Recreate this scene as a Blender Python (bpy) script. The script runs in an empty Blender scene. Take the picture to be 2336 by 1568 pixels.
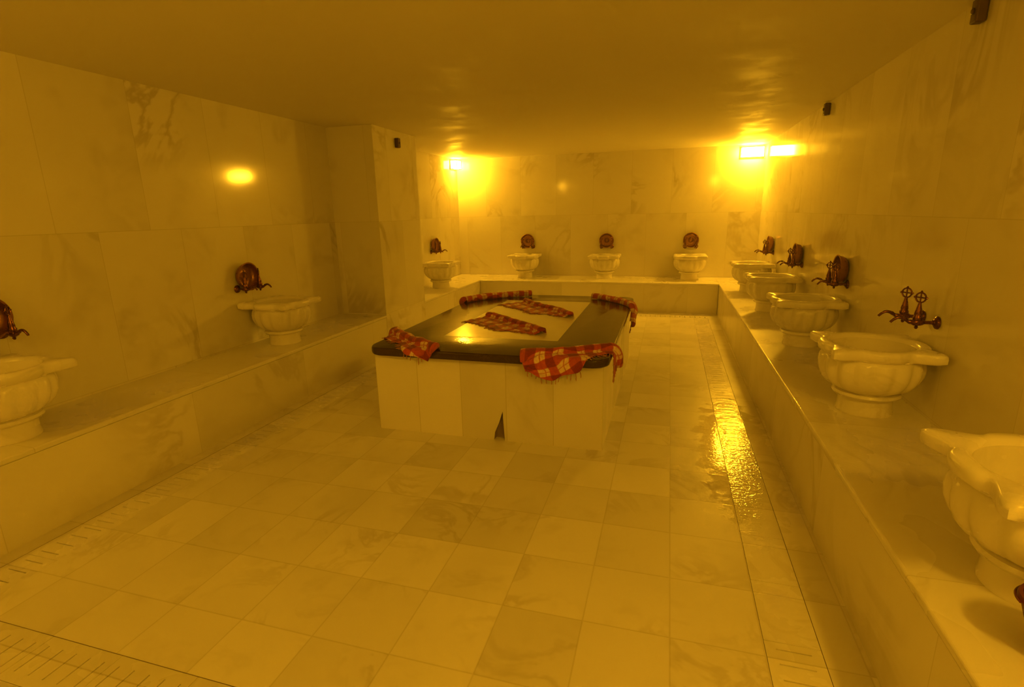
import bpy, bmesh, math, random
from mathutils import Vector, Matrix, noise
random.seed(7)
PI = math.pi
scene = bpy.context.scene
COL = scene.collection

# ---------------------------------------------------------------- layout (metres)
H_B = 0.442                      # bench height
X_RB, X_RW = 0.718, 1.296        # right bench front, right wall
X_LB, X_LW, X_LW2 = -2.893, -3.423, -3.51
Y_B, Y_W = 8.017, 8.76           # back bench front, back wall
Y_P1, Y_P2 = 4.998, 5.96         # pier
Z_C = 2.377
Y_N = -0.45                      # wall behind the photographer
T_X1, T_X2, T_Y1, T_Y2, T_Z = -1.961, -0.311, 3.069, 5.527, 0.62

# ---------------------------------------------------------------- materials
def new_mat(name):
    m = bpy.data.materials.new(name); m.use_nodes = True
    nt = m.node_tree; nt.nodes.clear()
    out = nt.nodes.new('ShaderNodeOutputMaterial')
    b = nt.nodes.new('ShaderNodeBsdfPrincipled')
    nt.links.new(b.outputs[0], out.inputs[0])
    return m, nt, b

class NT:
    def __init__(s, nt): s.nt = nt
    def n(s, t, **k):
        o = s.nt.nodes.new(t)
        for a, v in k.items(): setattr(o, a, v)
        return o
    def put(s, sock, v):
        if hasattr(v, 'is_linked') or isinstance(v, bpy.types.NodeSocket): s.nt.links.new(v, sock)
        else: sock.default_value = v
    def math(s, op, a, b=None, c=None, clamp=False):
        o = s.n('ShaderNodeMath', operation=op, use_clamp=clamp)
        s.put(o.inputs[0], a)
        if b is not None: s.put(o.inputs[1], b)
        if c is not None: s.put(o.inputs[2], c)
        return o.outputs[0]
    def vmath(s, op, a, b=None):
        o = s.n('ShaderNodeVectorMath', operation=op)
        s.put(o.inputs[0], a)
        if b is not None: s.put(o.inputs[1], b)
        return o.outputs[0]
    def mix(s, f, a, b, mode='MIX'):
        o = s.n('ShaderNodeMix', data_type='RGBA', blend_type=mode)
        s.put(o.inputs[0], f); s.put(o.inputs[6], a); s.put(o.inputs[7], b)
        return o.outputs[2]
    def noise(s, vec, scale, detail=4, rough=.5, dist=0):
        o = s.n('ShaderNodeTexNoise'); s.put(o.inputs['Vector'], vec)
        o.inputs['Scale'].default_value = scale; o.inputs['Detail'].default_value = detail
        o.inputs['Roughness'].default_value = rough; o.inputs['Distortion'].default_value = dist
        return o.outputs[0]
    def ramp(s, v, a, b, lo=0., hi=1.):
        o = s.n('ShaderNodeMapRange', interpolation_type='SMOOTHSTEP')
        s.put(o.inputs[0], v); o.inputs[1].default_value = a; o.inputs[2].default_value = b
        o.inputs[3].default_value = lo; o.inputs[4].default_value = hi
        return o.outputs[0]

def marble(name, axes=None, size=(.6, .98), org=(0, 0), stagger=0., seam=.004, rough=.16, base=(.80, .765, .70),
           vein=(.50, .455, .38), vs=1.0, vein_amt=.55, var=.10, seam_dark=.55, bump=0, obj=False, wet=None, spec=.5):
    m, nt, b = new_mat(name); N = NT(nt)
    if obj:
        tc = N.n('ShaderNodeTexCoord'); oi = N.n('ShaderNodeObjectInfo')
        pos = tc.outputs['Object']
        cv = N.n('ShaderNodeCombineXYZ'); N.put(cv.inputs[0], N.math('MULTIPLY', oi.outputs['Random'], 31.)); N.put(cv.inputs[1], N.math('MULTIPLY', oi.outputs['Random'], 17.))
        p = N.vmath('ADD', pos, cv.outputs[0]); mask = None; rnd = oi.outputs['Random']
    else:
        g = N.n('ShaderNodeNewGeometry'); pos = g.outputs['Position']; p = pos; mask = None; rnd = None
    if axes:
        sp = N.n('ShaderNodeSeparateXYZ'); N.put(sp.inputs[0], pos)
        U, V = [sp.outputs['XYZ'.index(a)] for a in axes]
        v = N.math('DIVIDE', N.math('SUBTRACT', V, org[1]), size[1]); vf = N.math('FLOOR', v)
        u = N.math('DIVIDE', N.math('SUBTRACT', U, org[0]), size[0])
        u = N.math('ADD', u, N.math('MULTIPLY', N.math('MODULO', N.math('ABSOLUTE', vf), 2.), stagger)); uf = N.math('FLOOR', u)
        du = N.math('MULTIPLY', N.math('SUBTRACT', .5, N.math('ABSOLUTE', N.math('SUBTRACT', N.math('FRACT', u), .5))), size[0])
        dv = N.math('MULTIPLY', N.math('SUBTRACT', .5, N.math('ABSOLUTE', N.math('SUBTRACT', N.math('FRACT', v), .5))), size[1])
        dm = N.math('MINIMUM', du, dv)
        mask = N.ramp(dm, seam * .35, seam, 1., 0.)
        cv = N.n('ShaderNodeCombineXYZ'); N.put(cv.inputs[0], uf); N.put(cv.inputs[1], vf)
        wn = N.n('ShaderNodeTexWhiteNoise', noise_dimensions='3D'); N.put(wn.inputs['Vector'], cv.outputs[0])
        sc = N.n('ShaderNodeVectorMath', operation='SCALE'); N.put(sc.inputs[0], wn.outputs['Color']); sc.inputs['Scale'].default_value = 9.
        p = N.vmath('ADD', pos, sc.outputs[0]); rnd = wn.outputs['Value']
    n1 = N.noise(p, 1.3 * vs, 4, .6, 1.2)
    v1 = N.ramp(N.math('ABSOLUTE', N.math('SUBTRACT', n1, .5)), 0., .07, 1., 0.)
    n2 = N.noise(p, .9 * vs, 1, .5, 0)
    v1 = N.math('MULTIPLY', v1, N.ramp(n2, .45, .72))
    n3 = N.noise(p, 2.6 * vs, 3, .55, .4)
    blot = N.ramp(n3, .52, .80)
    f = N.math('ADD', N.math('MULTIPLY', v1, vein_amt), N.math('MULTIPLY', blot, vein_amt * .55), clamp=True)
    c = N.mix(f, base + (1,), vein + (1,))
    n4 = N.noise(p, .8 * vs, 1, .5, 0)
    tone = N.math('MULTIPLY_ADD', N.math('SUBTRACT', n4, .5), var * 1.6, 1.)
    if rnd is not None:
        tone = N.math('ADD', tone, N.math('MULTIPLY', N.math('SUBTRACT', rnd, .5), var))
    cc = N.n('ShaderNodeCombineColor'); [N.put(cc.inputs[i], tone) for i in range(3)]
    c = N.mix(1., c, cc.outputs[0], 'MULTIPLY')
    if mask is not None:
        c = N.mix(N.math('MULTIPLY', mask, seam_dark), c, (.22, .17, .10, 1))
    N.put(b.inputs['Base Color'], c)
    r = N.ramp(n3, .3, .7, rough * .85, rough * 1.2)
    hgt = N.noise(p, 7, 1, .55, 0)
    if mask is not None: hgt = N.math('SUBTRACT', hgt, N.math('MULTIPLY', mask, 2.))
    bstr = bump
    if wet:                                   # (cx, cy, rx, ry): splashed water lies here
        sp2 = N.n('ShaderNodeSeparateXYZ'); N.put(sp2.inputs[0], g.outputs['Position'])
        a = N.math('DIVIDE', N.math('SUBTRACT', sp2.outputs[0], wet[0]), wet[2]); d = N.math('DIVIDE', N.math('SUBTRACT', sp2.outputs[1], wet[1]), wet[3])
        rr = N.math('SQRT', N.math('ADD', N.math('MULTIPLY', a, a), N.math('MULTIPLY', d, d)))
        rr = N.math('ADD', rr, N.math('MULTIPLY', N.math('SUBTRACT', N.noise(g.outputs['Position'], 9, 4, .6, .5), .5), 1.1))
        w = N.ramp(rr, .75, 1.0, 1., 0.)
        r = N.math('ADD', N.math('MULTIPLY', r, N.math('SUBTRACT', 1., w)), N.math('MULTIPLY', w, .045))
        drops = N.noise(g.outputs['Position'], 55, 2, .6, .4)
        hgt = N.math('ADD', hgt, N.math('MULTIPLY', N.math('MULTIPLY', drops, w), .6))
    N.put(b.inputs['Roughness'], r)
    b.inputs['Specular IOR Level'].default_value = spec
    if bstr:
        bp = N.n('ShaderNodeBump'); bp.inputs['Strength'].default_value = bstr; bp.inputs['Distance'].default_value = .02
        N.put(bp.inputs['Height'], hgt); N.put(b.inputs['Normal'], bp.outputs[0])
    return m

def plain(name, col, rough=.5, metal=0., noise_amt=.15, nscale=20., bump=0.):
    m, nt, b = new_mat(name); N = NT(nt)
    tc = N.n('ShaderNodeTexCoord')
    n = N.noise(tc.outputs['Object'], nscale, 4, .6, 0)
    dark = tuple(c * (1 - noise_amt * 2) for c in col) + (1,)
    N.put(b.inputs['Base Color'], N.mix(n, dark, col + (1,)))
    b.inputs['Metallic'].default_value = metal
    N.put(b.inputs['Roughness'], N.ramp(n, .3, .7, rough * .8, min(1, rough * 1.3)))
    if bump:
        bp = N.n('ShaderNodeBump'); bp.inputs['Strength'].default_value = bump; bp.inputs['Distance'].default_value = .01
        N.put(bp.inputs['Height'], n); N.put(b.inputs['Normal'], bp.outputs[0])
    return m

W = dict(size=(.6, .975), stagger=.4, seam=.003)
M_WL = marble('marble_wall_left', 'YZ', org=(2.5, .455), vein_amt=.75, seam_dark=.22, rough=.09, **W)
M_WR = marble('marble_wall_right', 'YZ', org=(2.92, .455), vein_amt=.6, seam_dark=.18, rough=.09, **W)
M_WB = marble('marble_wall_back', 'XZ', org=(.245, .455), vein_amt=.6, seam_dark=.18, rough=.09, **W)
M_FLOOR = marble('marble_floor', 'XY', size=(.3155, .33), org=(.073, .02), seam=.004, seam_dark=.22, rough=.36, vs=2.0, vein_amt=.46, var=.15, spec=.4,
                 bump=.06, wet=(.47, 3.35, .26, 1.0))
M_DRAIN = marble('marble_drain', 'XY', size=(9., .33), org=(-4., .02), seam=.004, seam_dark=.3, rough=.26, vs=2.2, vein_amt=.4, var=.16, bump=.16,
                 wet=(.47, 3.35, .26, 1.05))
M_BT = marble('marble_bench_top', 'XY', size=(9., 1.2), org=(-4., .4), seam=.003, seam_dark=.25, rough=.30, vs=1.2, vein_amt=.3, var=.10, bump=.10, wet=(.78, 2.75, .12, .55))
M_BFX = marble('marble_bench_front_side', 'YZ', size=(1.1, .9), org=(.3, -.2), seam=.003, seam_dark=.2, rough=.22, vein_amt=.55, var=.14)
M_BFY = marble('marble_bench_front_back', 'XZ', size=(.62, .9), org=(.3, -.2), seam=.003, seam_dark=.15, rough=.22, vein_amt=.5, var=.16)
M_TBF = marble('marble_table_front', 'XZ', size=(.3182, .9), org=(-1.936, -.1), seam=.003, seam_dark=.35, rough=.22, vein_amt=.35, var=.22)
M_TBS = marble('marble_table_side', 'YZ', size=(.3182, .9), org=(3.14, -.1), seam=.003, seam_dark=.35, rough=.22, vein_amt=.35, var=.2)
M_INLAY = marble('marble_inlay', None, rough=.16, vein_amt=.35, var=.08, base=(.78, .74, .66))
M_BASIN = marble('marble_basin', None, obj=True, rough=.24, vein_amt=.22, vs=3.2, var=.12, base=(.84, .80, .735))
M_DARK = marble('dark_granite', None, rough=.12, base=(.040, .020, .012), vein=(.07, .04, .024), vs=14, vein_amt=.8, var=.2, bump=.05, spec=.34, wet=(-1.45, 3.9, .42, 1.0))
M_CEIL = plain('ceiling_plaster', (.84, .80, .72), .6, 0, .04, 3., 0.)
M_BRASS = plain('aged_bronze', (.22, .085, .04), .24, .9, .3, 60.)
M_BOWL = plain('bronze_bowl_metal', (.42, .20, .09), .33, .85, .2, 35.)
M_BLACKM = plain('dark_painted_metal', (.10, .055, .025), .45, .3, .15, 30.)
M_REDP = plain('dark_red_plastic', (.10, .006, .005), .35, 0, .1, 10.)
M_SLOT = plain('drain_and_notch_brown', (.38, .29, .20), .7, 0, .2, 10.)  # plain brown for the drain channels, reused to darken the table base notch

def lamp_mat(name, s, col=(1., .47, .015)):
    m = bpy.data.materials.new(name); m.use_nodes = True
    nt = m.node_tree; nt.nodes.clear()
    o = nt.nodes.new('ShaderNodeOutputMaterial'); e = nt.nodes.new('ShaderNodeEmission')
    e.inputs[0].default_value = col + (1,); e.inputs[1].default_value = s
    nt.links.new(e.outputs[0], o.inputs[0]); return m
M_LAMP = lamp_mat('lamp_glass_back', 225.)
M_LAMP2 = lamp_mat('lamp_glass_near', 132.)
M_LAMP3 = lamp_mat('lamp_glass_near_left', 50.)

def plaid():
    m, nt, b = new_mat('plaid_cotton'); N = NT(nt)
    uv = N.n('ShaderNodeUVMap'); sp = N.n('ShaderNodeSeparateXYZ'); nz = N.n('ShaderNodeTexNoise'); N.put(nz.inputs['Vector'], uv.outputs[0]); nz.inputs['Scale'].default_value = 7.; nz.inputs['Detail'].default_value = 1.
    wv = N.n('ShaderNodeVectorMath', operation='SCALE'); N.put(wv.inputs[0], N.vmath('SUBTRACT', nz.outputs['Color'], (.5, .5, .5))); wv.inputs['Scale'].default_value = .09
    N.put(sp.inputs[0], N.vmath('ADD', uv.outputs[0], wv.outputs[0]))
    def band(s, per, w, ph):
        f = N.math('FRACT', N.math('ADD', N.math('DIVIDE', s, per), ph))
        return N.ramp(N.math('ABSOLUTE', N.math('SUBTRACT', f, .5)), w / 2 - .02, w / 2 + .02, 1., 0.)
    a = band(sp.outputs[0], .125, .50, .1); c = band(sp.outputs[1], .10, .46, .3)
    both = N.math('MULTIPLY', a, c); anyb = N.math('MAXIMUM', a, c)
    col = N.mix(anyb, (.82, .62, .40, 1), (.50, .075, .025, 1))
    col = N.mix(both, col, (.24, .016, .008, 1))
    la = band(sp.outputs[0], .125, .05, .58); lc = band(sp.outputs[1], .10, .05, .78)
    col = N.mix(N.math('MULTIPLY', N.math('MAXIMUM', la, lc), .8), col, (.45, .04, .02, 1))
    tc = N.n('ShaderNodeTexCoord')
    n = N.noise(tc.outputs['Object'], 60, 4, .6, 0)
    cc = N.n('ShaderNodeCombineColor'); t = N.ramp(n, .2, .8, .75, 1.1); [N.put(cc.inputs[i], t) for i in range(3)]
    col = N.mix(1., col, cc.outputs[0], 'MULTIPLY')
    N.put(b.inputs['Base Color'], col); b.inputs['Roughness'].default_value = .85
    b.inputs['Sheen Weight'].default_value = .2
    bp = N.n('ShaderNodeBump'); bp.inputs['Strength'].default_value = .5; bp.inputs['Distance'].default_value = .004
    N.put(bp.inputs['Height'], N.noise(tc.outputs['Object'], 220, 2, .5, 0)); N.put(b.inputs['Normal'], bp.outputs[0])
    return m
M_PLAID = plaid()
M_FRINGE = plain('fringe_cotton', (.62, .30, .14), .9, 0, .35, 40.)

# ---------------------------------------------------------------- helpers
def link(name, me, mats, parent=None, loc=None):
    o = bpy.data.objects.new(name, me); COL.objects.link(o)
    for m in (mats if isinstance(mats, (list, tuple)) else [mats]): me.materials.append(m)
    if parent: o.parent = parent
    if loc is not None: o.location = loc
    return o
def build(name, bm, mats, parent=None, loc=None, smooth=False, axis_mats=False, recalc=True):
    if recalc: bmesh.ops.recalc_face_normals(bm, faces=bm.faces)
    if axis_mats:
        bm.normal_update()
        for f in bm.faces:
            n = f.normal; a = max(range(3), key=lambda i: abs(n[i])); f.material_index = min(a, len(mats) - 1)
    if smooth:
        for f in bm.faces: f.smooth = True
    me = bpy.data.meshes.new(name); bm.to_mesh(me); bm.free()
    o = link(name, me, mats, parent, loc)
    if smooth == 'auto':
        try: me.set_sharp_from_angle(angle=math.radians(38))
        except Exception: pass
    return o
def thing(name, label, cat, loc=(0, 0, 0), rz=0., group=None):
    o = bpy.data.objects.new(name, None); COL.objects.link(o)
    o.empty_display_size = .1
    o.location = loc; o.rotation_euler = (0, 0, rz); o['label'] = label; o['category'] = cat
    if group: o['group'] = group
    return o
def dup(root, loc, rz, label, group):
    r = root.copy(); COL.objects.link(r); r.location = loc; r.rotation_euler = (0, 0, rz)
    r['label'] = label; r['group'] = group
    for ch in list(root.children):
        c = ch.copy(); COL.objects.link(c); c.parent = r
        for gch in list(ch.children):
            d = gch.copy(); COL.objects.link(d); d.parent = c
    return r
def struct(name, bm, mats, **k):
    o = build(name, bm, mats, **k); o['kind'] = 'structure'; return o
def box(bm, x0, x1, y0, y1, z0, z1):
    vs = [bm.verts.new((x, y, z)) for z in (z0, z1) for y in (y0, y1) for x in (x0, x1)]
    for q in ((0, 2, 3, 1), (4, 5, 7, 6), (0, 1, 5, 4), (2, 6, 7, 3), (0, 4, 6, 2), (1, 3, 7, 5)):
        bm.faces.new([vs[i] for i in q])
    return vs
def bbox(x0, x1, y0, y1, z0, z1, bev=0., seg=2):
    bm = bmesh.new(); box(bm, x0, x1, y0, y1, z0, z1)
    if bev: bmesh.ops.bevel(bm, geom=bm.edges[:], offset=bev, segments=seg, profile=.5, affect='EDGES')
    return bm
def rings(bm, rs, cap0=True, cap1=True):
    V = [[bm.verts.new(p) for p in r] for r in rs]
    n = len(V[0])
    for a, b in zip(V, V[1:]):
        for i in range(n): bm.faces.new((a[i], a[(i + 1) % n], b[(i + 1) % n], b[i]))
    if cap0: bm.faces.new(V[0][::-1])
    if cap1: bm.faces.new(V[-1])
    return V
def lathe(bm, prof, n=32, M=None, cap0=True, cap1=True):
    rs = []
    for r, z in prof:
        ring = [Vector((r * math.cos(2 * PI * i / n), r * math.sin(2 * PI * i / n), z)) for i in range(n)]
        if M is not None: ring = [M @ p for p in ring]
        rs.append(ring)
    return rings(bm, rs, cap0, cap1)
def tube(bm, pts, rad, n=10):
    pts = [Vector(p) for p in pts]; rs = []
    rad = rad if isinstance(rad, (list, tuple)) else [rad] * len(pts)
    up = Vector((0, 1, 0.01)).normalized()
    for i, p in enumerate(pts):
        t = (pts[min(i + 1, len(pts) - 1)] - pts[max(i - 1, 0)]).normalized()
        a = up - t * up.dot(t)
        if a.length < .05: a = Vector((1, 0, 0)) - t * t.x
        a.normalize(); b = t.cross(a); up = a
        rs.append([p + (a * math.cos(2 * PI * k / n) + b * math.sin(2 * PI * k / n)) * rad[i] for k in range(n)])
    return rings(bm, rs)
def smooth_path(pts, k=6):
    pts = [Vector(p) for p in pts]; out = []
    P = [pts[0]] + pts + [pts[-1]]
    for i in range(1, len(P) - 2):
        for j in range(k):
            t = j / k; a, b, c, d = P[i - 1], P[i], P[i + 1], P[i + 2]
            out.append(.5 * ((2 * b) + (c - a) * t + (2 * a - 5 * b + 4 * c - d) * t * t + (3 * b - a - 3 * c + d) * t ** 3))
    out.append(pts[-1]); return out

# ---------------------------------------------------------------- the room
WT = .12
def floor_mesh():
    """one slab of floor with the four drain channels sunk into it"""
    bm = bmesh.new()
    xs = sorted([X_LW2 - .1, -2.805, -2.605, .392, .579, X_RW + .1]); ys = sorted([Y_N - .1, .90, 1.09, 7.66, 7.85, Y_W + .1])
    def ch(i, j):          # is this cell a channel?
        cx, cy = (xs[i] + xs[i + 1]) / 2, (ys[j] + ys[j + 1]) / 2
        inx = -2.805 < cx < .579; iny = .90 < cy < 7.85
        strip = (-2.805 < cx < -2.605) or (.392 < cx < .579) or (.90 < cy < 1.09) or (7.66 < cy < 7.85)
        return inx and iny and strip
    cache = {}
    def v(i, j, z):
        k = (i, j, z)
        if k not in cache: cache[k] = bm.verts.new((xs[i], ys[j], z))
        return cache[k]
    D = -.030
    nI, nJ = len(xs) - 1, len(ys) - 1
    for i in range(nI):
        for j in range(nJ):
            z = D if ch(i, j) else 0.
            f = bm.faces.new((v(i, j, z), v(i + 1, j, z), v(i + 1, j + 1, z), v(i, j + 1, z)))
            f.material_index = 1 if z < 0 else 0
            if i + 1 < nI and ch(i, j) != ch(i + 1, j):
                f = bm.faces.new((v(i + 1, j, D), v(i + 1, j + 1, D), v(i + 1, j + 1, 0.), v(i + 1, j, 0.))); f.material_index = 1
            if j + 1 < nJ and ch(i, j) != ch(i, j + 1):
                f = bm.faces.new((v(i, j + 1, D), v(i + 1, j + 1, D), v(i + 1, j + 1, 0.), v(i, j + 1, 0.))); f.material_index = 1
    # underside
    a = [bm.verts.new(p) for p in ((xs[0], ys[0], -.15), (xs[-1], ys[0], -.15), (xs[-1], ys[-1], -.15), (xs[0], ys[-1], -.15))]
    bm.faces.new(a[::-1])
    return bm
struct('floor', floor_mesh(), [M_FLOOR, M_SLOT], recalc=False)
struct('ceiling', bbox(X_LW2 - .1, X_RW + .1, Y_N - .1, Y_W + .1, Z_C, Z_C + .12), M_CEIL)
struct('wall_right', bbox(X_RW, X_RW + WT, Y_N, Y_W, 0, Z_C), [M_WR])
struct('wall_back', bbox(X_LW2 - WT, X_RW + WT, Y_W, Y_W + WT, 0, Z_C), [M_WB])
struct('wall_left', bbox(X_LW - WT, X_LW, Y_N, Y_P1, 0, Z_C), [M_WL])
struct('wall_alcove', bbox(X_LW2 - WT, X_LW2, Y_P2, Y_W, 0, Z_C), [M_WL])
struct('wall_pier', bbox(X_LW - WT, X_LB, Y_P1, Y_P2, 0, Z_C, .004), [M_WL, M_WB, M_WL], axis_mats=True)
struct('wall_front', bbox(X_LW - WT, X_RW + WT, Y_N - WT, Y_N, 0, Z_C), [M_WB])

# ---------------------------------------------------------------- marble benches
def bench(label, x0, x1, y0, y1, front):
    """x0..x1, y0..y1 footprint; front = which side faces the floor"""
    cx, cy = (x0 + x1) / 2, (y0 + y1) / 2
    t = thing('marble_bench', label, 'bench', (cx, cy, 0), 0, 'built in marble benches')
    th = .03
    bm = bmesh.new(); box(bm, x0 - cx, x1 - cx, y0 - cy, y1 - cy, H_B - th, H_B)
    sel = []
    for e in bm.edges:
        a, b = e.verts
        if front == 'R' and all(abs(v.co.x - (x1 - cx)) < 1e-5 for v in (a, b)) and abs(a.co.z - b.co.z) < 1e-5: sel.append(e)
        if front == 'L' and all(abs(v.co.x - (x0 - cx)) < 1e-5 for v in (a, b)) and abs(a.co.z - b.co.z) < 1e-5: sel.append(e)
        if front == 'F' and all(abs(v.co.y - (y0 - cy)) < 1e-5 for v in (a, b)) and abs(a.co.z - b.co.z) < 1e-5: sel.append(e)
    bmesh.ops.bevel(bm, geom=sel, offset=.010, segments=4, profile=.5, affect='EDGES')
    build('seat_slab', bm, [M_BT], t)
    s = .004
    if front == 'R': q = (x0 - cx, x1 - cx - s, y0 - cy, y1 - cy)
    elif front == 'L': q = (x0 - cx + s, x1 - cx, y0 - cy, y1 - cy)
    else: q = (x0 - cx, x1 - cx, y0 - cy + s, y1 - cy)
    build('front_panel', bbox(*q, 0, H_B - th), [M_BFX, M_BFY], t, axis_mats=True)
    return t
g = .001
bench('long low marble bench along the left wall, in front of the pier, carrying two basins', X_LW + g, X_LB, Y_N + g, Y_P1 - g, 'R')
bench('short marble bench in the alcove behind the pier, carrying one basin by the left corner', X_LW2 + g, X_LB, Y_P2 + g, Y_W - g, 'R')
bench('long marble bench along the right wall carrying a row of five basins', X_RB, X_RW - g, Y_N + g, Y_W - g, 'L')
bench('marble bench across the far end wall carrying three basins', X_LB + g, X_RB - g, Y_B, Y_W - g, 'F')

# ---------------------------------------------------------------- slotted drains round the floor
def drain(label, along, a0, a1, c0, c1, step, smoothset=()):
    cxy = ((c0 + c1) / 2, (a0 + a1) / 2) if along == 'y' else ((a0 + a1) / 2, (c0 + c1) / 2)
    t = thing('floor_drain', label, 'drain', (cxy[0], cxy[1], 0), 0, 'slotted marble drain strips in the floor')
    n = max(1, round((a1 - a0) / step)); L = (a1 - a0) / n
    gap = .002; zt, zb = -.0010, -.016
    w = (c1 - c0) / 2 - gap; sl = .056       # half width; half slot length
    for k in range(n):
        s0 = a0 + k * L + gap / 2; s1 = a0 + (k + 1) * L - gap / 2
        bm = bmesh.new()
        def B(p0, p1, q0, q1):
            if along == 'y': box(bm, q0, q1, p0 - cxy[1], p1 - cxy[1], zb, zt)
            else: box(bm, p0 - cxy[0], p1 - cxy[0], q0, q1, zb, zt)
        if k in smoothset: B(s0, s1, -w, w)
        else:
            B(s0, s1, -w, -sl); B(s0, s1, sl, w)
            ns = 5; pitch = (s1 - s0) / ns; sw = .0055
            p = s0
            for q in range(ns):
                m = s0 + (q + .5) * pitch
                B(p, m - sw / 2, -sl, sl); p = m + sw / 2
            B(p, s1, -sl, sl)
        build('drain_slab', bm, [M_DRAIN], t)
    # ledge under the slabs, so they rest on the channel
    bm = bmesh.new()
    for q0, q1 in ((-w - gap + .0005, -w + .018), (w - .018, w + gap - .0005)):
        if along == 'y': box(bm, q0, q1, a0 - cxy[1] + .001, a1 - cxy[1] - .001, -.0296, zb)
        else: box(bm, a0 - cxy[0] + .001, a1 - cxy[0] - .001, q0, q1, -.0296, zb)
    build('drain_ledge', bm, [M_SLOT], t)
    return t
drain('wet slotted marble drain strip in the floor beside the long right bench', 'y', 1.09, 7.66, .392, .579, .3285, smoothset=(2, 3, 4))
drain('slotted marble drain strip in the floor along the foot of the left bench', 'y', 1.09, 7.66, -2.805, -2.605, .3285)
drain('slotted marble drain strip crossing the floor nearest the camera, at bottom left', 'x', -2.805, .579, .90, 1.09, .338)
drain('slotted marble drain strip in the floor at the foot of the far bench', 'x', -2.805, .579, 7.66, 7.85, .338)

# ---------------------------------------------------------------- belly stone (heated slab) in the middle
tb = thing('heated_marble_slab', 'big block of white marble topped with a dark polished slab framing a white inlay, mid floor', 'massage table',
           ((T_X1 + T_X2) / 2, (T_Y1 + T_Y2) / 2, 0))
cx, cy = tb.location.x, tb.location.y
def table_base():
    bx0, bx1, by0, by1, zt = -1.936, -.345, 3.141, 5.455, T_Z - .055
    bm = bmesh.new()
    P = lambda x, y, z: bm.verts.new((x - cx, y - cy, z))
    f = [(bx0, 0), (-1.072, 0), (-1.066, .055), (-1.035, .125), (-1.008, .21), (-1.0, .06), (-.996, 0), (bx1, 0), (bx1, zt), (bx0, zt)]
    F = [P(x, by0, z) for x, z in f]
    bm.faces.new(F)
    nt_ = f[1:7]; Bk = [P(x, by0 + .05, z) for x, z in nt_]
    for i in range(5): bm.faces.new((F[i + 1], F[i + 2], Bk[i + 1], Bk[i]))
    bm.faces.new(Bk)
    b = [P(bx0, by1, 0), P(bx1, by1, 0), P(bx1, by1, zt), P(bx0, by1, zt)]
    bm.faces.new(b); bm.faces.new((F[0], F[9], b[3], b[0])); bm.faces.new((F[7], b[1], b[2], F[8])); bm.faces.new((F[9], F[8], b[2], b[3]))
    bm.faces.new((b[0], b[1], F[7], F[6], Bk[5], Bk[0], F[1], F[0]))
    return bm
tbase = build('base', table_base(), [M_TBS, M_TBF, M_TBF, M_SLOT], tb, axis_mats=True)
for pl in tbase.data.polygons:                       # broken gap at the foot: shade inside put in as a darker colour
    c_ = pl.center
    if -1.08 < c_.x + cx < -.99 and 3.142 < c_.y + cy < 3.2 and c_.z < .22: pl.material_index = 3
def rrect(x0, x1, y0, y1, r, n=8):
    out = []
    for (ax, ay, a0) in ((x1 - r, y0 + r, -PI / 2), (x1 - r, y1 - r, 0), (x0 + r, y1 - r, PI / 2), (x0 + r, y0 + r, PI)):
        for i in range(n + 1):
            a = a0 + (PI / 2) * i / n; out.append((ax + r * math.cos(a), ay + r * math.sin(a)))
    return out
def table_top():
    bm = bmesh.new(); th = .055; R = .11; rs = []
    for k in range(9):
        a = -PI / 2 + PI * k / 8; ins = .010 * (1 - math.cos(a)); z = T_Z - th / 2 + (th / 2) * math.copysign(abs(math.sin(a)) ** .55, math.sin(a))
        rs.append([(x - cx, y - cy, z) for x, y in rrect(T_X1 + ins, T_X2 - ins, T_Y1 + ins, T_Y2 - ins, R)])
    rings(bm, rs, True, False)
    bm.verts.ensure_lookup_table()
    return bm, rs
IX0, IX1, IY0, IY1 = -1.563, -.708, 3.503, 5.136
bm, rs = table_top()
# close the top with a frame of four quads round the inlay recess
top = rs[-1]; n = len(top)
tv = [v for v in bm.verts][-n:]
inn = [bm.verts.new((x - cx, y - cy, T_Z)) for x, y in ((IX1, IY0), (IX1, IY1), (IX0, IY1), (IX0, IY0))]
q = n // 4; mid = [q // 2 + q * i for i in range(4)]
for i in range(4):
    a = mid[i]; b = mid[(i + 1) % 4]; seg = []
    j = a
    while True:
        seg.append(tv[j % n])
        if j % n == b: break
        j += 1
    bm.faces.new(seg + [inn[(i + 1) % 4], inn[i]])
bot = [bm.verts.new((v.co.x, v.co.y, T_Z - .012)) for v in inn]
for i in range(4): bm.faces.new((inn[i], inn[(i + 1) % 4], bot[(i + 1) % 4], bot[i]))
bm.faces.new(bot)
build('top_slab', bm, [M_DARK], tb, smooth='auto')
build('inlay', bbox(IX0 + .0015 - cx, IX1 - .0015 - cx, IY0 + .0015 - cy, IY1 - .0015 - cy, T_Z - .0118, T_Z + .0004), [M_INLAY], tb)['label'] = 'white marble inlay'

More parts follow.
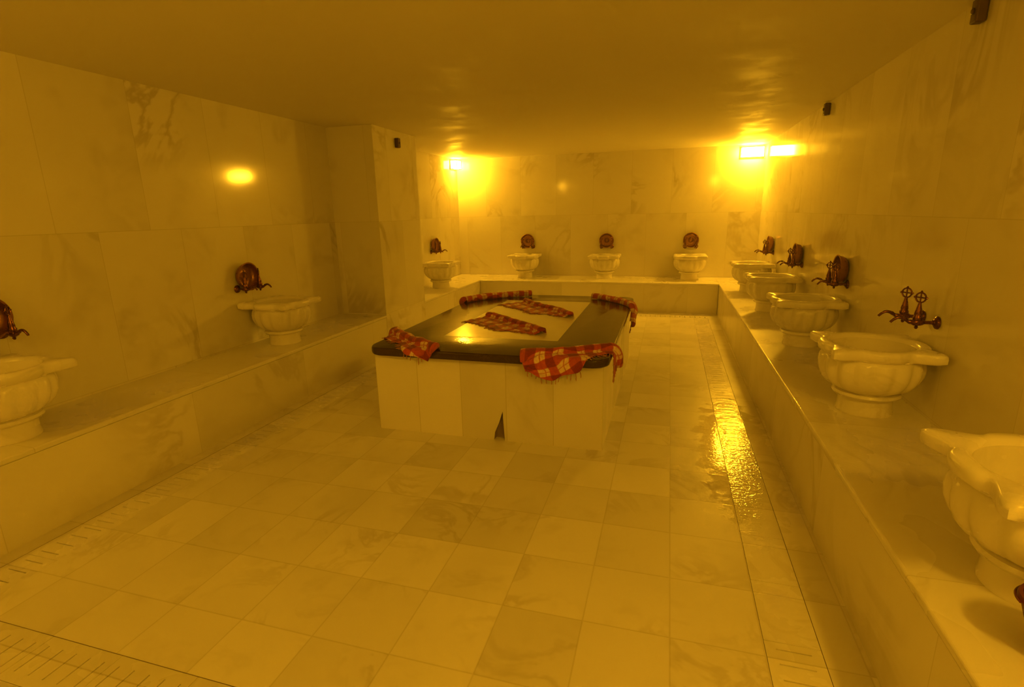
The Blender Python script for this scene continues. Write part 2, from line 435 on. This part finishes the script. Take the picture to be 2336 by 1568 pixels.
# ---------------------------------------------------------------- basins
def basin_mesh():
    """local: wall on +Y at y=.262; bench at z=0"""
    n = 112; bm = bmesh.new()
    ang = [2 * PI * i / n for i in range(n)]
    def rim(th, ext=1.):
        r = .242
        for k, a in enumerate((PI / 4, 3 * PI / 4, 5 * PI / 4, 7 * PI / 4)):
            a2 = a + (.06 if k in (0, 2) else -.06) * 0
            d = (th - a2 + PI) % (2 * PI) - PI
            r += .088 * ext * math.exp(-(d / .17) ** 2)
            r -= .012 * math.exp(-((abs(d) - .36) / .10) ** 2)
        return r
    def clampy(x, y): return (x, min(y, .262))
    def ring(f, z, lobe=0.):
        out = []
        for th in ang:
            r = f(th) if callable(f) else f
            r *= 1 + lobe * (abs(math.cos(th * 8)) - .6)
            x, y = clampy(r * math.cos(th), r * math.sin(th)); out.append((x, y, z))
        return out
    K = [ring(.128, 0), ring(.128, .010), ring(.125, .016), ring(.123, .055), ring(.124, .086), ring(.150, .094), ring(.156, .104),
         ring(.150, .116), ring(.132, .120), ring(.150, .130, .03), ring(.186, .152, .06), ring(.212, .185, .075), ring(.226, .222, .08), ring(.230, .258, .08),
         ring(.227, .288, .06), ring(.222, .303, .02), ring(.216, .308), ring(.224, .314),
         ring(lambda t: rim(t, .9) - .012, .318), ring(lambda t: rim(t), .328), ring(lambda t: rim(t) + .002, .348), ring(lambda t: rim(t), .362), ring(lambda t: rim(t, .97) - .010, .370),
         ring(.205, .371), ring(.192, .366), ring(.186, .350), ring(.184, .30), ring(.172, .24), ring(.145, .18), ring(.10, .145), ring(.05, .132), ring(.016, .129)]
    rings(bm, K)
    return bm
B0 = thing('marble_basin', '', 'basin', (0, 0, 0), 0)
bm = basin_mesh(); bmesh.ops.recalc_face_normals(bm, faces=bm.faces)
for f in bm.faces: f.smooth = True
me = bpy.data.meshes.new('bowl'); bm.to_mesh(me); bm.free(); me.set_sharp_from_angle(angle=math.radians(50))
# split the mesh into its parts: foot, bowl, rim
def sub(src, zlo, zhi, name, parent, inner):
    b2 = bmesh.new(); b2.from_mesh(src)
    kill = []
    for f in b2.faces:
        c = f.calc_center_median(); rr = math.hypot(c.x, c.y)
        isfoot = c.z < .119 and rr > .12 or c.z < .001
        isrim = c.z > .3125 and rr > .188
        part = 'foot' if isfoot else 'rim' if isrim else 'bowl'
        if part != name: kill.append(f)
    bmesh.ops.delete(b2, geom=kill, context='FACES')
    m2 = bpy.data.meshes.new(name); b2.to_mesh(m2); b2.free()
    return link(name, m2, M_BASIN, parent)
for nm in ('bowl', 'rim', 'foot'): sub(me, 0, 1, nm, B0, False)
zb = H_B + .0005
basins = [  # x, y, rz (local +Y points to the wall), label
    (1.034, 1.62, -PI / 2, 'large white marble basin cut off by the right edge, nearest on the right bench', 'R'),
    (1.034, 3.04, -PI / 2, 'white marble basin on the right bench under the two bare taps that hold no bowl', 'R'),
    (1.034, 4.50, -PI / 2, 'third marble basin from the camera on the right bench, its oval opening seen whole', 'R'),
    (1.034, 5.95, -PI / 2, 'fourth marble basin from the camera on the right bench, partly behind the third', 'R'),
    (1.034, 7.33, -PI / 2, 'farthest marble basin on the right bench, near the bright right corner lamp', 'R'),
    (-2.27, 8.497, 0, 'left of the three small marble basins on the far end bench', 'B'),
    (-.96, 8.497, 0, 'middle of the three small marble basins on the far end bench', 'B'),
    (.325, 8.497, 0, 'right of the three small marble basins on the far end bench', 'B'),
    (-3.160, 3.72, PI / 2, 'whole marble basin on the left bench, between the cut off basin and the pier', 'L'),
    (-3.160, 1.66, PI / 2, 'marble basin cut off by the left edge, nearest on the left bench', 'L'),
    (-3.18, 7.12, PI / 2, 'marble basin in the alcove, half hidden behind the pier', 'A'),
]
GB = 'white marble basins on the benches'
for i, (x, y, rz, lab, side) in enumerate(basins):
    if i == 0: B0.location = (x, y, zb); B0.rotation_euler = (0, 0, rz); B0['label'] = lab; B0['group'] = GB
    else: dup(B0, (x, y, zb), rz, lab, GB)

# ---------------------------------------------------------------- taps and hanging bowls
def make_tap():
    """local: wall plane y=0, room towards -Y, tap axis at z=0"""
    t = thing('bronze_tap', '', 'tap', (0, 0, 0))
    RX = Matrix.Rotation(PI / 2, 4, 'X')     # z -> -y
    bm = bmesh.new()
    lathe(bm, [(.004, .0005), (.030, .0005), (.033, .004), (.031, .010), (.022, .016), (.014, .020), (.012, .024), (.004, .025)], 24, RX)
    build('wall_flange', bm, M_BRASS, t, smooth='auto')
    bm = bmesh.new()
    lathe(bm, [(.003, .020), (.009, .0201), (.009, .060), (.014, .064), (.017, .075), (.019, .090), (.017, .105), (.012, .112), (.010, .118), (.003, .119)], 20, RX)
    Mv = Matrix.Translation((0, -.09, 0))
    lathe(bm, [(.003, -.034), (.006, -.032), (.009, -.024), (.005, -.018), (.012, -.012), (.016, .0), (.020, .016), (.021, .026), (.016, .034), (.017, .044), (.014, .060), (.010, .078), (.0075, .090), (.006, .100), (.002, .101)], 20, Mv)
    build('valve_body', bm, M_BRASS, t, smooth='auto')
    bm = bmesh.new()
    pts = smooth_path([(0, -.112, 0), (0, -.128, .004), (0, -.148, .017), (0, -.170, .022), (0, -.190, .012), (0, -.204, -.004)], 4)
    tube(bm, pts, [.010 + .002 * math.sin(i * .9) if i < 8 else .010 - .0002 * i for i in range(len(pts))], 12)
    build('spout', bm, M_BRASS, t, smooth='auto')
    bm = bmesh.new(); zc = .124; R = .024; k = 20
    M0 = Matrix.Translation((0, -.09, zc)) @ Matrix.Rotation(math.radians(35), 4, 'Z')
    c = [M0 @ Vector((R * math.cos(2 * PI * i / k), 0, R * math.sin(2 * PI * i / k))) for i in range(k)]
    rr = .0042; rs_ = []
    for i in range(k):
        rad = (c[i] - Vector((0, -.09, zc))).normalized(); nn = M0.to_3x3() @ Vector((0, 1, 0))
        rs_.append([bm.verts.new(c[i] + (rad * math.cos(2 * PI * j / 8) + nn * math.sin(2 * PI * j / 8)) * rr) for j in range(8)])
    for i in range(k):
        a, b = rs_[i], rs_[(i + 1) % k]
        for j in range(8): bm.faces.new((a[j], b[j], b[(j + 1) % 8], a[(j + 1) % 8]))
    for ax in ((1, 0, 0), (0, 0, 1)):
        v = M0.to_3x3() @ Vector(ax); o = Vector((0, -.09, zc))
        tube(bm, [o - v * R, o, o + v * R], [.003, .004, .003], 8)
        for s in (-1, 1):
            p = o + v * R * s
            tube(bm, [p - v * s * .002, p + v * s * .006, p + v * s * .011], [.004, .006, .002], 8)
    build('cross_handle', bm, M_BRASS, t, smooth='auto')
    return t
def make_bowl():
    """hammam bowl standing on its rim on the two taps, back against the wall; local wall plane y=0, room -Y, centre z=0"""
    t = thing('bronze_bowl', '', 'bowl', (0, 0, 0))
    RX = Matrix.Rotation(PI / 2, 4, 'X')
    bm = bmesh.new()
    lathe(bm, [(.012, .006), (.050, .004), (.078, .006), (.094, .016), (.103, .032), (.107, .050), (.109, .060), (.116, .063), (.117, .066), (.114, .068), (.106, .066),
               (.103, .050), (.098, .032), (.088, .018), (.070, .012), (.045, .010), (.034, .013), (.026, .022), (.012, .027)], 48, RX)
    build('bowl_body', bm, M_BOWL, t, smooth='auto')
    return t
tap0, bowl0 = make_tap(), make_bowl()
ZT = .925
taps = [ # wall point along wall, wall, rz, has bowl, words
    ('R', 3.11, False, 'on the right wall, in the pair without a bowl'),
    ('R', 4.53, True, 'over the third basin from the camera on the right'),
    ('R', 5.98, True, 'over the fourth basin from the camera on the right'),
    ('R', 7.55, True, 'over the farthest basin on the right wall'),
    ('B', -2.27, True, 'over the left basin of the far wall'),
    ('B', -.96, True, 'over the middle basin of the far wall'),
    ('B', .33, True, 'over the right basin of the far wall'),
    ('L', 3.62, True, 'over the whole basin on the left wall'),
    ('L', 1.80, True, 'over the cut off basin at the left edge'),
    ('A', 7.62, True, 'on the alcove wall beside the pier'),
]
wallp = {'R': lambda a: (X_RW, a), 'L': lambda a: (X_LW, a), 'A': lambda a: (X_LW2, a), 'B': lambda a: (a, Y_W)}
wrot = {'R': -PI / 2, 'L': PI / 2, 'A': PI / 2, 'B': 0.}
wdir = {'R': (0, 1), 'L': (0, 1), 'A': (0, 1), 'B': (1, 0)}
first = True; fb = True
for side, a, hb, words in taps:
    for s in (-1, 1):
        x, y = wallp[side](a); dx, dy = wdir[side]; x += dx * s * .082; y += dy * s * .082
        which = ('left' if s < 0 else 'right') if side == 'B' else ('nearer' if s < 0 else 'farther')
        lab = f'{which} bronze tap {words}' if hb else f'{which} bare bronze tap {words}'
        if first: tap0.location = (x, y, ZT); tap0.rotation_euler = (0, 0, wrot[side]); tap0['label'] = lab; tap0['group'] = 'bronze taps above the basins'; first = False
        else: dup(tap0, (x, y, ZT), wrot[side], lab, 'bronze taps above the basins')
    if hb:
        x, y = wallp[side](a); zb_ = ZT + .009 + math.sqrt(.117 ** 2 - .082 ** 2) + .004
        lab = f'round bronze bowl on the taps {words}'
        if fb: bowl0.location = (x, y, zb_); bowl0.rotation_euler = (0, 0, wrot[side]); bowl0['label'] = lab; bowl0['group'] = 'bronze bowls propped on the taps'; fb = False
        else: dup(bowl0, (x, y, zb_), wrot[side], lab, 'bronze bowls propped on the taps')

# ---------------------------------------------------------------- towels
def drape(p):
    """lay a point on the slab; what lies past the edge hangs down"""
    x, y, h = p; r = .11; e = .004
    qx = min(max(x, T_X1 + r), T_X2 - r); qy = min(max(y, T_Y1 + r), T_Y2 - r)
    dx, dy = x - qx, y - qy; d = math.hypot(dx, dy) - r
    if d <= -.015: return Vector((x, y, T_Z + h))
    nx, ny = dx / (d + r), dy / (d + r)
    a = d + .015; R = .022
    if a < R * PI / 2:
        ph = a / R; ox = R * math.sin(ph); oz = R * (1 - math.cos(ph))
        return Vector((qx + nx * (r - .015 + ox + h * math.sin(ph)), qy + ny * (r - .015 + ox + h * math.sin(ph)), T_Z - oz + h * math.cos(ph)))
    ov = a - R * PI / 2
    o = r - .015 + R + h + e
    return Vector((qx + nx * o, qy + ny * o, T_Z - R - ov))
def towel(label, path, rr, skirt, side=1, seed=0, back=.01, fringe_ends=(False, False), fringe_len=.035, wr=.006, fr_side=True, lift=.0015):
    rnd = random.Random(seed)
    P = smooth_path([(a, b, 0) for a, b in path], 14)
    # resample
    L = [0]
    for a, b in zip(P, P[1:]): L.append(L[-1] + (b - a).length)
    N_ = max(30, int(L[-1] / .012)); pts = []
    j = 0
    for i in range(N_ + 1):
        s = L[-1] * i / N_
        while j < len(L) - 2 and L[j + 1] < s: j += 1
        t_ = (s - L[j]) / max(1e-9, L[j + 1] - L[j]); pts.append(P[j].lerp(P[j + 1], t_))
    ns, nr = 18, 14
    loc = sum(pts, Vector()) / len(pts); loc.z = T_Z
    root = thing('plaid_towel', label, 'towel', loc, 0, 'red plaid bath towels on the marble slab')
    bm = bmesh.new(); uvl = bm.loops.layers.uv.new('UVMap'); grid = []; edge = []; uvs = []
    for i, c in enumerate(pts):
        u = i / N_
        tg = (pts[min(i + 1, N_)] - pts[max(i - 1, 0)]).normalized(); nrm = Vector((-tg.y, tg.x, 0)) * side
        k = u * (len(skirt) - 1); ki = min(int(k), len(skirt) - 2); kf = k - ki; kf = kf * kf * (3 - 2 * kf)
        sw = skirt[ki] * (1 - kf) + skirt[ki + 1] * kf
        sw *= 1 + .16 * noise.noise(Vector((u * 9, seed, 0))); sw = max(sw, .01)
        r_ = rr * (1 + .22 * noise.noise(Vector((u * 6, seed + 5, 0)))); row = []; ruv = []
        jog = .010 * noise.noise(Vector((u * 7, seed + 9, 1)))
        for q in range(ns):
            f = q / ns; w = sw * (1 - f) + r_
            h = lift + wr * (1 + noise.noise(Vector((u * L[-1] * 14, w * 18, seed)))) * (.25 + .75 * f) + .006 * abs(math.sin(f * 9 + u * 5 + seed)) * min(1, f * 3)
            row.append(c + nrm * (w + jog) + Vector((0, 0, h))); ruv.append((u * L[-1], -w))
        for q in range(nr + 1):
            ph = -.35 + (PI + .45) * q / nr
            w = r_ * math.cos(ph); h = lift + .004 + r_ * .80 + r_ * .80 * math.sin(ph)
            h += .003 * noise.noise(Vector((u * L[-1] * 25, q * .5, seed)))
            row.append(c + nrm * (w + jog) + Vector((0, 0, max(h, lift)))); ruv.append((u * L[-1], r_ * (ph - .35)))
        row.append(c - nrm * (r_ * .8 + back - jog) + Vector((0, 0, lift))); ruv.append((u * L[-1], r_ * 3.2))
        grid.append([bm.verts.new(drape(v) - loc) for v in row]); uvs.append(ruv)
        edge.append((drape(row[0]), drape(row[1])))
    m = len(grid[0])
    for i in range(N_):
        for q in range(m - 1):
            f = bm.faces.new((grid[i][q], grid[i + 1][q], grid[i + 1][q + 1], grid[i][q + 1]))
            for lp, (a, b) in zip(f.loops, ((i, q), (i + 1, q), (i + 1, q + 1), (i, q + 1))): lp[uvl].uv = uvs[a][b]
    # rolled ends: fill the tube ends with a spiral of folds
    for i in (0, N_):
        vs = grid[i][ns:ns + nr + 1]
        f = bm.faces.new(vs)
        for lp in f.loops: lp[uvl].uv = (L[-1] * (i / N_) + .02, .01)
    o = build('cloth', bm, M_PLAID, root, smooth=True)
    md = o.modifiers.new('thickness', 'SOLIDIFY'); md.thickness = .0035; md.offset = 1
    # fringe: twisted tassels
    fb_ = bmesh.new()
    def tassel(p, d, ln):
        hang = p.z < T_Z - .02
        q = [p]; v = d.normalized()
        for kk in range(4):
            st = ln / 4
            if hang: v = (v * .4 + Vector((rnd.uniform(-.3, .3), rnd.uniform(-.3, .0), -1)) * .8).normalized()
            else: v = (v + Vector((rnd.uniform(-.35, .35), rnd.uniform(-.35, .35), 0))).normalized()
            nq = q[-1] + v * st
            if not hang: nq.z = T_Z + .004
            q.append(nq)
        tube(fb_, [a - loc for a in q], [.0025, .0032, .0026, .0034, .0012], 6)
    if fr_side:
        step = 2
        for i in range(1, N_, step):
            e0, e1 = edge[i]; d = (e0 - e1)
            if d.length < 1e-6: continue
            if rnd.random() < .85: tassel(e0, d, fringe_len * rnd.uniform(.5, 1.25))
    if len(fb_.verts): build('fringe', fb_, M_FRINGE, root, smooth=True)['kind'] = 'stuff'
    else: fb_.free()
    return root
towel('red plaid towel folded across the front left corner of the slab, one end overhanging',
      [(-1.985, 3.53), (-1.86, 3.39), (-1.72, 3.27), (-1.58, 3.17), (-1.44, 3.08)], .030, [.05, .08, .06, .11, .06], side=-1, seed=3, fringe_len=.045)
towel('widest red plaid towel, draped over the front right corner of the slab with hanging fringe',
      [(-.85, 3.07), (-.72, 3.11), (-.56, 3.18), (-.42, 3.27), (-.30, 3.34), (-.20, 3.40)], .026, [.07, .17, .16, .08, .06, .13], side=-1, seed=11, fringe_len=.04)
towel('red plaid towel lying on the white inlay, the nearer of the two in the middle',
      [(-1.46, 4.22), (-1.32, 4.12), (-1.15, 3.97), (-1.00, 3.84), (-.86, 3.70)], .026, [.22, .20, .19, .20, .10, .04], side=-1, seed=21, fringe_len=.04)
towel('red plaid towel lying on the white inlay, the farther of the two in the middle',
      [(-1.33, 5.00), (-1.22, 4.84), (-1.06, 4.68), (-.92, 4.55), (-.77, 4.36)], .026, [.24, .19, .17, .19, .09, .03], side=-1, seed=33, fringe_len=.04)
towel('narrow rolled red towel lying across the back left corner of the slab',
      [(-1.955, 4.93), (-1.86, 5.10), (-1.72, 5.24), (-1.56, 5.36), (-1.40, 5.47)], .032, [.03, .03, .03], side=1, seed=41, fringe_len=.02, fr_side=False)
towel('crumpled red towel draped across the back right corner of the slab',
      [(-.72, 5.40), (-.60, 5.32), (-.46, 5.18), (-.33, 5.00), (-.25, 4.82), (-.20, 4.70)], .028, [.06, .10, .07, .12, .06], side=1, seed=52, fringe_len=.04)

# ---------------------------------------------------------------- lanterns
def lantern(label, loc, rz, lm, w=.30, h=.15, d=.11):
    """local: wall plane y=0, room -Y"""
    t = thing('wall_lantern', label, 'lamp', loc, rz, 'boxy wall lamps under the ceiling')
    build('back_plate', bbox(-w / 2 - .01, w / 2 + .01, -.012, -.0005, -h / 2 - .01, h / 2 + .01, .002), M_BLACKM, t)
    build('glass_box', bbox(-w / 2 + .008, w / 2 - .008, -d + .006, -.0125, -h / 2 + .008, h / 2 - .008), lm, t)['label'] = 'glowing glass box'
    bm = bmesh.new(); e = .006
    for sx in (-1, 1):
        for sz in (-1, 1):
            x = sx * (w / 2 - e / 2); z = sz * (h / 2 - e / 2)
            box(bm, x - e / 2, x + e / 2, -d, -.0125, z - e / 2, z + e / 2)
        x = sx * (w / 2 - e / 2); box(bm, x - e / 2, x + e / 2, -d, -d + e, -h / 2 + e, h / 2 - e)
    for sz in (-1, 1):
        z = sz * (h / 2 - e / 2); box(bm, -w / 2 + e, w / 2 - e, -d, -d + e, z - e / 2, z + e / 2)
    build('cage', bm, M_BLACKM, t)
    return t
lantern('glaring boxy lamp high on the far wall in the right corner', (1.10, Y_W, 2.265), 0, M_LAMP, .31, .15, .12)
lantern('glaring boxy lamp high in the far left corner of the alcove', (X_LW2, 8.57, 2.275), PI / 2, M_LAMP, .22, .14, .12)
lantern('boxy lamp high on the right wall near the camera, out of frame', (X_RW, .10, 2.26), -PI / 2, M_LAMP2, .30, .15, .12)
lantern('boxy lamp high on the left wall near the camera, out of frame', (X_LW, .10, 2.26), PI / 2, M_LAMP3, .30, .15, .12)

# ---------------------------------------------------------------- small dark boxes under the ceiling
def wallbox(label, loc, rz):
    t = thing('junction_box', label, 'wall box', loc, rz, 'small dark boxes under the ceiling')
    build('box_body', bbox(-.028, .028, -.045, -.0005, -.05, .05, .008, 3), M_BLACKM, t)
    bm = bmesh.new(); lathe(bm, [(.002, .0455), (.012, .0455), (.013, .050), (.008, .054), (.002, .055)], 16, Matrix.Rotation(PI / 2, 4, 'X'))
    build('front_cap', bm, M_BLACKM, t, smooth='auto')
    return t
wallbox('small dark box on the right wall just under the ceiling, the farther one', (X_RW, 5.55, 2.315), -PI / 2)
wallbox('small dark box on the right wall at the top edge of the photo', (X_RW, 3.10, 2.322), -PI / 2)
wallbox('small dark box high on the pier beside the alcove', (X_LB, 5.48, 2.25), PI / 2)

# ---------------------------------------------------------------- dark red scoop at the right edge
t = thing('plastic_pail', 'small dark red plastic pail on the right bench, barely showing at the right edge', 'pail', (.918, 1.335, H_B + .0005))
bm = bmesh.new()
lathe(bm, [(.010, 0), (.032, 0), (.036, .004), (.050, .050), (.066, .100), (.076, .135), (.081, .139), (.084, .148), (.081, .156), (.074, .156), (.066, .128), (.046, .056), (.032, .008), (.010, .007)], 40)
build('pail_body', bm, M_REDP, t, smooth='auto')
bm = bmesh.new()
tube(bm, [(.086 * math.cos(a_), .086 * math.sin(a_), .146 - .004 * math.sin(a_)) for a_ in [PI * k_ / 24 for k_ in range(25)]], .0028, 8)
build('bail_handle', bm, M_REDP, t, smooth='auto')

# ---------------------------------------------------------------- steam in the air, world, camera, view
w = bpy.data.worlds.new('World'); scene.world = w; w.use_nodes = True
w.node_tree.nodes['Background'].inputs[0].default_value = (0, 0, 0, 1); w.node_tree.nodes['Background'].inputs[1].default_value = 0
steam = w.node_tree.nodes.new('ShaderNodeVolumeScatter')
steam.inputs['Density'].default_value = .016; steam.inputs['Anisotropy'].default_value = .5
w.node_tree.links.new(steam.outputs[0], w.node_tree.nodes['World Output'].inputs['Volume'])
yaw, pit, rol, f = math.radians(16.53), math.radians(14.035), math.radians(-1.224), 1201.4
F = Vector((-math.sin(yaw) * math.cos(pit), math.cos(yaw) * math.cos(pit), -math.sin(pit)))
R = Vector((math.cos(yaw), math.sin(yaw), 0)); U = R.cross(F)
R2 = R * math.cos(rol) + U * math.sin(rol); U2 = -R * math.sin(rol) + U * math.cos(rol)
cam = bpy.data.cameras.new('camera'); co = bpy.data.objects.new('camera', cam); COL.objects.link(co)
M = Matrix((R2, U2, -F)).transposed().to_4x4(); M.translation = Vector((0, 0, 1.5)); co.matrix_world = M
cam.sensor_width = 36; cam.lens = 36 * f / 2336; cam.clip_start = .02
scene.camera = co
vs = scene.view_settings; vs.view_transform = 'Standard'; vs.look = 'None'; vs.gamma = 1; vs.use_curve_mapping = False; vs.exposure = 0.36
cy_ = scene.cycles
cy_.use_denoising = True; cy_.use_light_tree = False
try: cy_.denoiser = 'OPENIMAGEDENOISE'
except Exception: pass
cy_.max_bounces = 6; cy_.diffuse_bounces = 5; cy_.glossy_bounces = 3
cy_.use_adaptive_sampling = False; cy_.volume_bounces = 0
cy_.sample_clamp_indirect = 3.5; cy_.caustics_reflective = False; cy_.caustics_refractive = False
